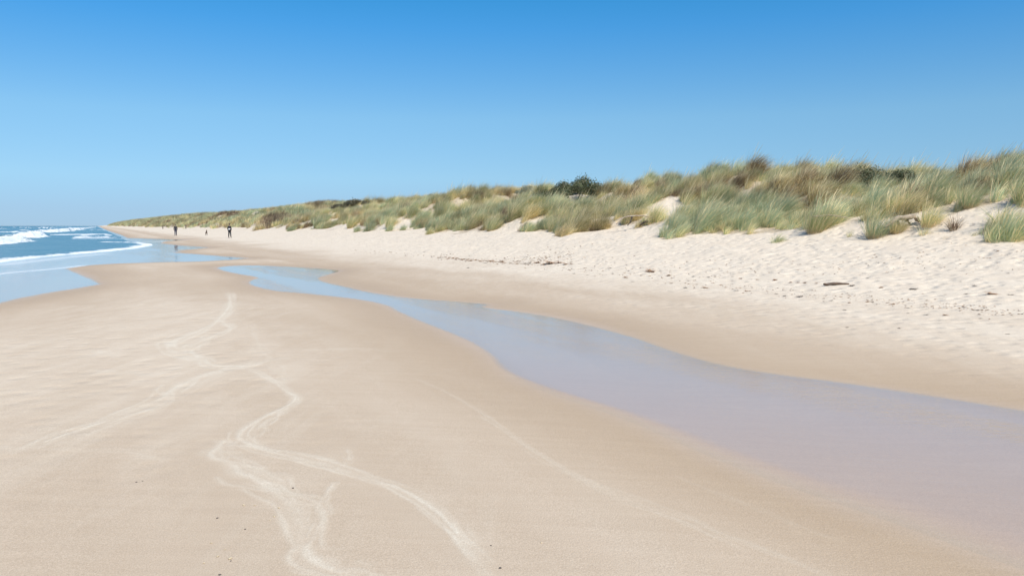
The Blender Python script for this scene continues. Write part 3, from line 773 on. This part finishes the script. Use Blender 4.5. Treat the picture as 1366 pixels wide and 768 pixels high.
wood('dead_root', 862, 301, [('trunk', M_drift, [([(-1.25, .2, .35), (-.7, .1, .72), (-.1, .1, .75), (.5, .1, .52)], [.02, .05, .05, .025])]),
     ('branch', M_root, [([(-.25, 0, .0), (-.05, 0, .28), (.4, .1, .36), (.8, .1, .22)], [.05, .07, .05, .02]), ([(.05, .1, .3), (.3, -.1, .05)], [.05, .03])]),
     ('branch', M_root, [([(-.55, .05, .68), (-.62, 0, .3), (-.75, -.1, .0)], [.035, .03, .02]), ([(.45, .1, .35), (1.1, .1, .12)], [.04, .015])]),
     ('branch', M_drift, [([(-.9, .1, .6), (-1.2, -.1, .1)], [.025, .015]), ([(-1.0, .1, .5), (-1.5, .1, .2)], [.02, .01])])],
     None, 'tangled dead root with pale and blackened limbs lying at the dune foot', 'dead root')
wood('driftwood_stick', 1112, 309, [('stick', M_drift, [([(-.5, .4, .55), (0, .3, .62), (.5, .2, .50)], [.018, .02, .012])])], None, 'thin bare pale stick poking out beside the big sweeping tuft', 'stick')
wood('driftwood_plank', 1116, 380.5, [('plank', M_weed, [([(-.26, 0, .025), (0, .015, .04), (.24, 0, .025)], [.03, .036, .022])])], None, 'dark brown water worn stick lying flat on the upper wrack line', 'driftwood')

# ---- seaweed on the wrack line
def weed_mesh(seed, mat, n=46):
    g = random.Random(seed); bm = bmesh.new(); pool = []
    for i in range(n):
        a = g.uniform(0, 6.28); r = abs(g.gauss(0, .32)); x, y = (r * math.cos(a), r * math.sin(a) * .7) if i else (0, 0); z = max(.02, .22 * math.exp(-r * r * 5) * g.random())
        hd = g.uniform(0, 6.28); w_ = g.uniform(.02, .055); prev = None
        if i:
            prev = g.choice([c_ for c_ in pool]); x, y, z = ((prev[0].co + prev[1].co) / 2)
        for k in range(6):
            hd += g.gauss(0, .6); x += .07 * math.cos(hd); y += .07 * math.sin(hd); z = max(.012, z + g.gauss(0, .03)); tw = g.gauss(0, .5)
            nx, ny = -math.sin(hd), math.cos(hd)
            cur = (bm.verts.new((x - nx * w_, y - ny * w_, z - w_ * tw * .4 + .012)), bm.verts.new((x + nx * w_, y + ny * w_, z + w_ * tw * .4 + .012)))
            if prev: bm.faces.new((prev[0], prev[1], cur[1], cur[0]))
            prev = cur; (pool.append(cur) if math.hypot(x, y) < .55 else None)
    return bm_mesh('seaweed_clump', bm, mat)
WM = [weed_mesh(1, M_weed), weed_mesh(2, M_weed, 30), weed_mesh(3, M_weed_t, 60), weed_mesh(4, M_weed, 20)]
def weed(px, py, wpx, mi, lab=None, cat='seaweed'):
    x, y, z = hit(px, py); o_ = link('seaweed_clump', WM[mi], None, (x, y, gz(x, y) + .0)); k = wpx * y / F * .70
    o_.scale = (k, k * .8, k * .42); o_.rotation_euler = (0, 0, random.uniform(0, 6.28))
    tag(o_, lab or ('small rusty tan scrap of dry seaweed in the wrack line' if mi == 2 else 'small dark scrap of seaweed scattered near the wrack line'), cat, 'seaweed washed up along the beach' if lab else ('small tan scraps of seaweed' if mi == 2 else 'small dark scraps of seaweed'))
for a in [(1137,381.5,13,0,'dark seaweed clump touching the right end of the flat stick'), (1067,396,14,0,'thick dark seaweed clump on the lower wrack line right of centre'),
          (1032,374,12,2,'tan seaweed heap left of the flat stick'), (1174,384,11,2,'tan and brown seaweed patch right of the flat stick'),
          (1216,386,16,0,'wide flat dark seaweed strip on the upper wrack line at right'), (1323,393,20,2,'widest tan seaweed pile near the right edge'),
          (1301,414,13,0,'lumpy black seaweed clump on the lower wrack line near the right edge'), (1285,410,9,0,'narrow dark seaweed strand just left of the lumpy black clump'),
          (737,352,27,2,'long rusty brown seaweed mat in the middle of the beach'), (703,352,15,0,'dark seaweed bunch left of the rusty mat'),
          (833,370.5,12,2,'rusty seaweed tuft alone below the wrack line in mid beach'), (863,362.5,24,2,'light brown seaweed streak right of mid beach'),
          (813,358,8,0,'dark seaweed knot between the rusty mat and the brown streak'), (915,384,9,0,'dark knot at the lower edge of the wrack in mid right beach'),
          (1126,413.5,8,0,'lone dark seaweed knot below both wrack lines'), (1299,381.5,9,0,'lone dark seaweed knot above the wrack line at right'),
          (1025,352.5,7,1,'single dark bit high on the dry sand below the driftwood side'), (1344,446,7,0,'lone black bit on the damp slope near the right edge')]:
    weed(*a)
g_ = random.Random(5)
for px, py, w_ in [(989,372,5),(1011,373.5,4),(1056,377,5),(1075,377.5,5),(1158,371.5,4),(1223,385,6),(1289,392,6),(1348,393.5,6),(1262,393,4),(982,388,5),(996,388.5,5),(1034,392.5,5),(1047,395,7),
                   (1108,401,6),(1156,403,5),(1164,403,4),(1190,406,6),(1211,411,5),(1200,438,4),(1212,418,4),(1236,420,6),(1262,421,6),(1337,417,5),(1362,419,6),(1308,425,5),(1130,437,4),(1282,376,3),
                   (894,368,7),(940,384.5,7),(845,376,4),(800,366,4),(784,367,4),(765,365,4),(760,360,4),(818,365,5),(880,361,5),(925,369,5),(945,370,5),(955,369,4),(896,378,4),(587,344,6),(603,345,6),
                   (612,346,5),(668,349,6),(625,357.5,6),(648,351,5),(735,333.5,3),(566,336,3),(1330,335,4),(1345,341,3),(1257,300,3),(1080,327,3),(1282,353,3),(1345,365,4)]:
    weed(px, py, w_ * 1.75, g_.choice([0, 1, 2, 3, 2]))
for px, py, w_ in [(717,351,14),(724,353,12),(748,351,16),(756,353,13),(763,352.5,8),(668,350,12),(655,349,14),(640,349,10),(628,348,9),(616,347,8),(872,363,12),(1088,378,7),(1065,377,7)]:
    weed(px, py, w_, 2)
# uncountable crumbs between the clumps
Vv, Fv = [], []; gg = np.random.default_rng(31)
for (x0, y0, x1, y1, sp, n) in [(584,344.5,690,352,1.9,330),(690,351.5,765,353,1.7,330),(765,356,960,372,4.5,170),(960,371,1366,392,2.0,260),(880,378,1366,424,4.0,330),(470,336,600,345,1.6,90),(640,352,900,372,4,90),(980,330,1366,370,12,30)]:
    for _ in range(int(n * 1.5)):
        u = (gg.integers(0, 14) + gg.normal(.5, .35)) / 14 if gg.random() < .6 else gg.random(); px = x0 + (x1 - x0) * u; py = y0 + (y1 - y0) * u + gg.normal(0, sp)
        x, y = at(px, py, .35)
        for it in range(4):
            zz = float(np.interp(st(x, y)[1], [10, 14, 17.5, 21.5], [.06, .30, .68, 1.36])); x, y = at(px, py, zz)
        Vv.append((x, y)); 
pts_ = np.array(Vv); zz = ground_pt(pts_[:, 0], pts_[:, 1]); n = len(pts_)
sz = .008 + .032 * gg.random(n) ** 2.2 * np.clip(pts_[:, 1] / 20, .9, 2.2); an = gg.uniform(0, 6.28, n); el = gg.uniform(.25, .7, n)
q = []
for sx_, sy_, sz_ in ((1, 0, 0), (0, 1, .35), (-1, 0, 0), (0, -1, .1)):
    q.append(np.stack([pts_[:, 0] + sz * (sx_ * np.cos(an) - sy_ * el * np.sin(an)), pts_[:, 1] + sz * (sx_ * np.sin(an) + sy_ * el * np.cos(an)), zz + .006 + sz * sz_], -1))
dv_ = np.stack(q, 1).reshape(-1, 3)
M_crumb = simple('wrack_crumb', (.42, .24, .12), .8, .6, 3, (.15, .085, .045))
tag(link('seaweed_crumbs', mesh_np('seaweed_crumbs', dv_, np.arange(n * 4).reshape(-1, 4), M_crumb, False)), 'fine brown crumbs of seaweed sprinkled along the wrack line', 'seaweed crumbs', kind='stuff')

# ---- shells and pebbles near the viewer
def pebble_mesh(seed, mat, shell):
    bm = bmesh.new(); bmesh.ops.create_icosphere(bm, subdivisions=2, radius=1); g = random.Random(seed); a, b = g.uniform(0, 9), g.uniform(0, 9)
    for v in bm.verts:
        f = 1 + .18 * math.sin(3 * v.co.x + a) + .14 * math.sin(4 * v.co.y + b)
        v.co.x *= f; v.co.y *= f * .75; v.co.z *= .38 if not shell else .30
        if shell: v.co.z += .22 * (1 - v.co.x ** 2) * (1 + .25 * math.sin(14 * math.atan2(v.co.y, v.co.x + 1.2)))
    return bm_mesh('shell_fragment' if shell else 'pebble', bm, mat)
SH = pebble_mesh(1, M_shell, True); ST = pebble_mesh(2, M_stone, False)
for px, py, r_, k in [(325,674,.012,0),(340,674,.008,0),(372,678,.010,0),(366,689,.010,0),(360,694,.007,0),(282,725,.009,0),(290,742,.010,0),(307,745,.014,0),(272,751,.008,0),(722,724,.008,0),(300,733,.006,0),
                      (182,643,.008,1),(190,642,.006,1),(391,651,.010,1),(290,691,.009,1),(327,706,.007,1),(293,767,.009,1),(655,728,.007,1),(667,758,.010,1),(308,748,.006,1)]:
    x, y, z = hit(px, py); o_ = link('shell_fragment' if k == 0 else 'pebble', (SH, ST)[k], None, (x, y, gz(x, y) + r_ * .15)); o_.scale = (r_,) * 3; o_.rotation_euler = (0, 0, random.uniform(0, 6))
    tag(o_, 'tiny cream shell fragment lying on the near damp sand' if k == 0 else 'tiny dark pebble lying on the near damp sand', 'shell' if k == 0 else 'pebble', 'shell bits in the foreground' if k == 0 else 'dark pebbles in the foreground')

# ---- people, dog, bird, posts
def skin(name, verts, edges, mat, parent=None, sub=2, root=0):
    me = bpy.data.meshes.new(name); me.from_pydata([v[:3] for v in verts], edges, []); me.materials.append(mat)
    ob = link(name, me, parent)
    md_ = ob.modifiers.new('skin', 'SKIN'); 
    for i, v in enumerate(verts):
        sv = me.skin_vertices[0].data[i]; r = v[3]; sv.radius = r if isinstance(r, tuple) else (r, r); sv.use_root = (i == root)
    sb = ob.modifiers.new('sub', 'SUBSURF'); sb.levels = sb.render_levels = sub
    md_.use_smooth_shade = True
    return ob
M_skin = simple('skin', (.50, .31, .22), .5, .1); M_hair = simple('hair', (.035, .022, .015), .6, .3, 40)
M_black = simple('black_cloth', (.022, .023, .028), .8, .3, 20); M_navy = simple('navy_cloth', (.028, .038, .075), .8, .3, 20)
M_white = simple('white_cloth', (.75, .77, .78), .8, .12, 20); M_shoe = simple('shoe_leather', (.05, .04, .035), .5, .3)
def person(px, py, hgt, rz, top, trousers, stride, elbow, label, shirt=None):
    x, y, z = hit(px, py); root = empty('person', (x, y, gz(x, y)), rz)
    print('person', x, y, z, 'height needed for 13.5px', 13.5 * y / F)
    k = hgt / 1.75; s_ = stride
    hip = .92
    def leg(sgn, f):       # f forward shift of foot
        return [(.09 * sgn, 0, hip, .085), (.095 * sgn, f * .45 - .02, .50, .058), (.095 * sgn, f, .09, .042), (.10 * sgn, f - .03, .05, .036), (.105 * sgn, f - .17, .035, .03)]
    def arm(sgn, f):
        return [(.17 * sgn, .0, 1.42, .055), (.17 * sgn + elbow * sgn, .03, 1.15, .043), (.20 * sgn + elbow * sgn * .25, -f * .16 - .03, .92, .032), (.20 * sgn + elbow * sgn * .2, -f * .18 - .05, .85, (.022, .034))]
    V_ = [(0, 0, .95, .13), (0, 0, 1.15, .115), (0, 0, 1.36, .135), (0, .0, 1.47, .06), (0, -.01, 1.54, .052), (0, -.015, 1.62, (.075, .095)), (0, -.02, 1.70, (.06, .075))]
    E_ = [(0, 1), (1, 2), (2, 3), (3, 4), (4, 5), (5, 6)]
    for sgn, f in ((1, s_), (-1, -s_)):
        b0 = len(V_); V_ += leg(sgn, f); E_ += [(0, b0)] + [(b0 + i, b0 + i + 1) for i in range(4)]
        b0 = len(V_); V_ += arm(sgn, f * .8); E_ += [(2, b0)] + [(b0 + i, b0 + i + 1) for i in range(3)]
        hx, hy, hz = V_[-1][:3]; hb = len(V_) - 1
        for q, (dx, dl) in enumerate([(-.024, .075), (-.008, .085), (.008, .08), (.024, .065)]):
            b1 = len(V_); V_ += [(hx, hy + dx, hz - .045, .009), (hx - sgn * .012, hy + dx, hz - .045 - dl, .007)]; E_ += [(hb, b1), (b1, b1 + 1)]
        b1 = len(V_); V_ += [(hx - sgn * .02, hy - .035, hz - .01, .010), (hx - sgn * .03, hy - .05, hz - .055, .008)]; E_ += [(hb, b1), (b1, b1 + 1)]
    sc = lambda L_: [tuple([v[0] * k, v[1] * k, v[2] * k, (tuple(q * k for q in v[3]) if isinstance(v[3], tuple) else v[3] * k)]) for v in L_]
    skin('body', sc(V_), E_, M_skin, root)
    # face on the -y side of the head
    bm = bmesh.new()
    for q in (-1, 1):
        bmesh.ops.create_icosphere(bm, subdivisions=1, radius=.012 * k, matrix=Matrix.Translation(Vector((.032 * q, -.105, 1.64)) * k))
        link('eye', bm_mesh('eye', bm, M_hair), root); bm = bmesh.new()
    bmesh.ops.create_icosphere(bm, subdivisions=1, radius=.015 * k, matrix=Matrix.Translation(Vector((0, -.118, 1.612)) * k)); link('nose', bm_mesh('nose', bm, M_skin), root)
    bm = bmesh.new(); bmesh.ops.create_icosphere(bm, subdivisions=3, radius=.108 * k, matrix=Matrix.Translation(Vector((0, .012, 1.675)) * k))
    for v in bm.verts:
        if v.co.y < -.05 * k and v.co.z < 1.70 * k: v.co.y = -.05 * k
        v.co.x *= .82
    link('hair', bm_mesh('hair', bm, M_hair), root)
    # jacket
    J = [(0, .0, 1.00 if not shirt else 1.16, .165 if not shirt else .15), (0, 0, 1.20, .155), (0, 0, 1.38, .165), (0, 0, 1.48, .085)]; JE = [(0, 1), (1, 2), (2, 3)]
    if not shirt: J.insert(0, (0, 0, .86, .155)); JE = [(0, 1), (1, 2), (2, 3), (3, 4)]
    sh = 3 if not shirt else 2
    for sgn, f in ((1, s_), (-1, -s_)):
        a_l = arm(sgn, f * .8)[:3]; b0 = len(J); J += [(p[0], p[1], p[2], p[3] + .022) for p in a_l]; JE += [(sh, b0), (b0, b0 + 1), (b0 + 1, b0 + 2)]
    skin('jacket', sc(J), JE, top, root)
    if shirt: skin('shirt', sc([(0, 0, .90, .152), (0, 0, 1.05, .150), (0, 0, 1.20, .145)]), [(0, 1), (1, 2)], shirt, root)
    T_ = [(0, 0, .93, .145)]; TE = []
    for sgn, f in ((1, s_), (-1, -s_)):
        l_ = leg(sgn, f)[:3]; b0 = len(T_); T_ += [(p[0], p[1], p[2], p[3] + .022) for p in l_]; TE += [(0, b0), (b0, b0 + 1), (b0 + 1, b0 + 2)]
    skin('trousers', sc(T_), TE, trousers, root)
    for sgn, f in ((1, s_), (-1, -s_)):
        skin('shoe', sc([(.10 * sgn, f + .03, .05, .045), (.105 * sgn, f - .09, .042, .045), (.11 * sgn, f - .20, .035, .036)]), [(0, 1), (1, 2)], M_shoe, root, 1)
    return tag(root, label, 'person', 'people walking on the beach')
person(234.5, 314.6, 1.80, R(200), M_black, M_navy, .16, .07, 'person in bulky black jacket and dark trousers walking near the waterline')
person(306.5, 317.2, 1.68, R(160), M_black, M_black, .10, .10, 'person in short black jacket over a white shirt walking below the dunes', M_white)

M_fur = simple('dog_fur', (.16, .115, .085), .9, .4, 30)
x, y, z = hit(275.5, 313.8)
dog = empty('dog', (x, y, gz(x, y)), R(25)); print('dog', x, y, z)
DV = [(0, .28, .46, .095), (0, 0, .45, .105), (0, -.26, .47, .125), (0, -.40, .60, .075), (0, -.46, .70, .07), (0, -.58, .67, .045), (0, -.66, .65, .03),
      (0, .40, .50, .03), (0, .52, .60, .022), (0, .58, .70, .012)]
DE = [(0, 1), (1, 2), (2, 3), (3, 4), (4, 5), (5, 6), (0, 7), (7, 8), (8, 9)]
for q in (-1, 1):
    b = len(DV); DV += [(.09 * q, .27, .36, .065), (.095 * q, .20, .24, .04), (.095 * q, .33, .14, .024), (.095 * q, .31, .03, .024)]; DE += [(0, b), (b, b + 1), (b + 1, b + 2), (b + 2, b + 3)]
    b = len(DV); DV += [(.08 * q, -.26, .32, .05), (.085 * q, -.24, .18, .03), (.085 * q, -.26, .03, .024)]; DE += [(2, b), (b, b + 1), (b + 1, b + 2)]
    b = len(DV); DV += [(.05 * q, -.44, .77, .025), (.06 * q, -.44, .83, .012)]; DE += [(4, b), (b, b + 1)]
skin('body', DV, DE, M_fur, dog, 2, 1); tag(dog, 'small brown dog standing on the sand between the two walkers', 'dog')

M_feather = simple('bird_feather', (.20, .19, .19), .8, .4, 40); M_beak = simple('beak', (.10, .07, .05), .5)
x, y, z = hit(235, 332)
bird = empty('shore_bird', (x, y, gz(x, y)), R(80)); print('bird', x, y, z)
skin('body', [(0, .10, .13, .035), (0, 0, .13, .062), (0, -.09, .155, .045), (0, -.125, .20, .028), (0, -.135, .225, .032), (0, .20, .12, .018)], [(0, 1), (1, 2), (2, 3), (3, 4), (0, 5)], M_feather, bird, 2, 1)
skin('beak', [(0, -.155, .225, .008), (0, -.21, .215, .003)], [(0, 1)], M_beak, bird, 1)
for q in (-1, 1): skin('leg', [(.022 * q, 0, .10, .005), (.022 * q, .01, .05, .004), (.022 * q, 0, .0, .004)], [(0, 1), (1, 2)], M_beak, bird, 1)
tag(bird, 'small dark shore bird standing in the shallow wash below the walkers', 'bird')

for px, py, hp, lab in [(217.3, 305.2, 4.0, 'short dark wooden post left of the walker in black, by the far dunes'), (248, 305.0, 3.6, 'short dark leaning post right of the walker in black, by the far dunes')]:
    x, y, z = hit(px, py); print('post', x, y, z)
    h_ = hp * y / F; root = empty('beach_post', (x, y, gz(x, y)), 0)
    bm = bmesh.new(); tube_bm(bm, [(0, 0, -.3), (.01, 0, h_ * .5), (.05 * h_, 0, h_)], [.10 * h_ + .05, .09 * h_ + .05, .08 * h_ + .04], 8); link('post', bm_mesh('post', bm, M_root), root)
    bm = bmesh.new(); tube_bm(bm, [(.05 * h_, 0, h_ * .98), (.052 * h_, 0, h_ * 1.04)], [.11 * h_ + .04, .07 * h_], 8); link('post_cap', bm_mesh('cap', bm, M_bark), root)
    tag(root, lab, 'post', 'short dark posts at the far dune foot')

# ------------------------------------------------------------------ light and air
SUN_EL, SUN_AZ = 50.0, 148.0       # azimuth clockwise from straight ahead: the sun stands high on the right, a little behind
w = bpy.data.worlds.new('World'); scn.world = w; w.use_nodes = True; nt = w.node_tree
for n in list(nt.nodes): nt.nodes.remove(n)
sky = nt.nodes.new('ShaderNodeTexSky'); sky.sky_type = 'NISHITA'; sky.sun_disc = False
sky.sun_elevation = R(SUN_EL); sky.sun_rotation = R(SUN_AZ); sky.altitude = 0; sky.air_density = 1.0; sky.dust_density = .35; sky.ozone_density = 1.6
tc = nt.nodes.new('ShaderNodeTexCoord'); mp = nt.nodes.new('ShaderNodeMapping'); mp.inputs['Scale'].default_value = (1, 1, 1.0); mp.inputs['Location'].default_value = (0, 0, .06)
nt.links.new(tc.outputs['Generated'], mp.inputs['Vector']); 
vn_ = nt.nodes.new('ShaderNodeVectorMath'); vn_.operation = 'NORMALIZE'; nt.links.new(mp.outputs[0], vn_.inputs[0]); nt.links.new(vn_.outputs[0], sky.inputs['Vector'])
# clear maritime air: deeper and cooler blue with height
sx = nt.nodes.new('ShaderNodeSeparateXYZ'); nt.links.new(tc.outputs['Generated'], sx.inputs[0])
cr = nt.nodes.new('ShaderNodeValToRGB'); nt.links.new(sx.outputs['Z'], cr.inputs[0])
TINT = [(0.0, (.415, .505, .69)), (1.0, (.5, .85, 1.05)), (.02, (.47, .565, .72)), (.057, (.575, .735, .83)), (.13, (.585, .85, .935)), (.235, (.265, .80, 1.10)), (.27, (.19, .785, 1.09)), (.5, (.33, .76, 1.03))]
for i_, (p_, c_) in enumerate(TINT):
    e_ = cr.color_ramp.elements[i_] if i_ < 2 else cr.color_ramp.elements.new(p_)
    e_.color = (*[v * .5 for v in c_], 1)
mxs = nt.nodes.new('ShaderNodeVectorMath'); mxs.operation = 'MULTIPLY'; nt.links.new(sky.outputs[0], mxs.inputs[0]); nt.links.new(cr.outputs[0], mxs.inputs[1])
mx2 = nt.nodes.new('ShaderNodeVectorMath'); mx2.operation = 'SCALE'; mx2.inputs['Scale'].default_value = 2.0; nt.links.new(mxs.outputs[0], mx2.inputs[0])
sky_col = mx2.outputs[0]
bg = nt.nodes.new('ShaderNodeBackground'); bg.inputs['Strength'].default_value = .1095; nt.links.new(sky_col, bg.inputs['Color'])
wo = nt.nodes.new('ShaderNodeOutputWorld'); nt.links.new(bg.outputs[0], wo.inputs[0])
sl = bpy.data.lights.new('sun', 'SUN'); sl.energy = 4.1; sl.angle = R(.53); sl.color = (1, .935, .845)
so = bpy.data.objects.new('sun', sl); COL.objects.link(so)
az, el = R(SUN_AZ), R(SUN_EL); dv = Vector((math.sin(az) * math.cos(el), math.cos(az) * math.cos(el), math.sin(el)))
so.rotation_euler = dv.to_track_quat('Z', 'Y').to_euler()
vs = scn.view_settings; vs.view_transform = 'Standard'; vs.look = 'None'; vs.gamma = 1; vs.use_curve_mapping = False; vs.exposure = .42
scn.cycles.transparent_max_bounces = 12
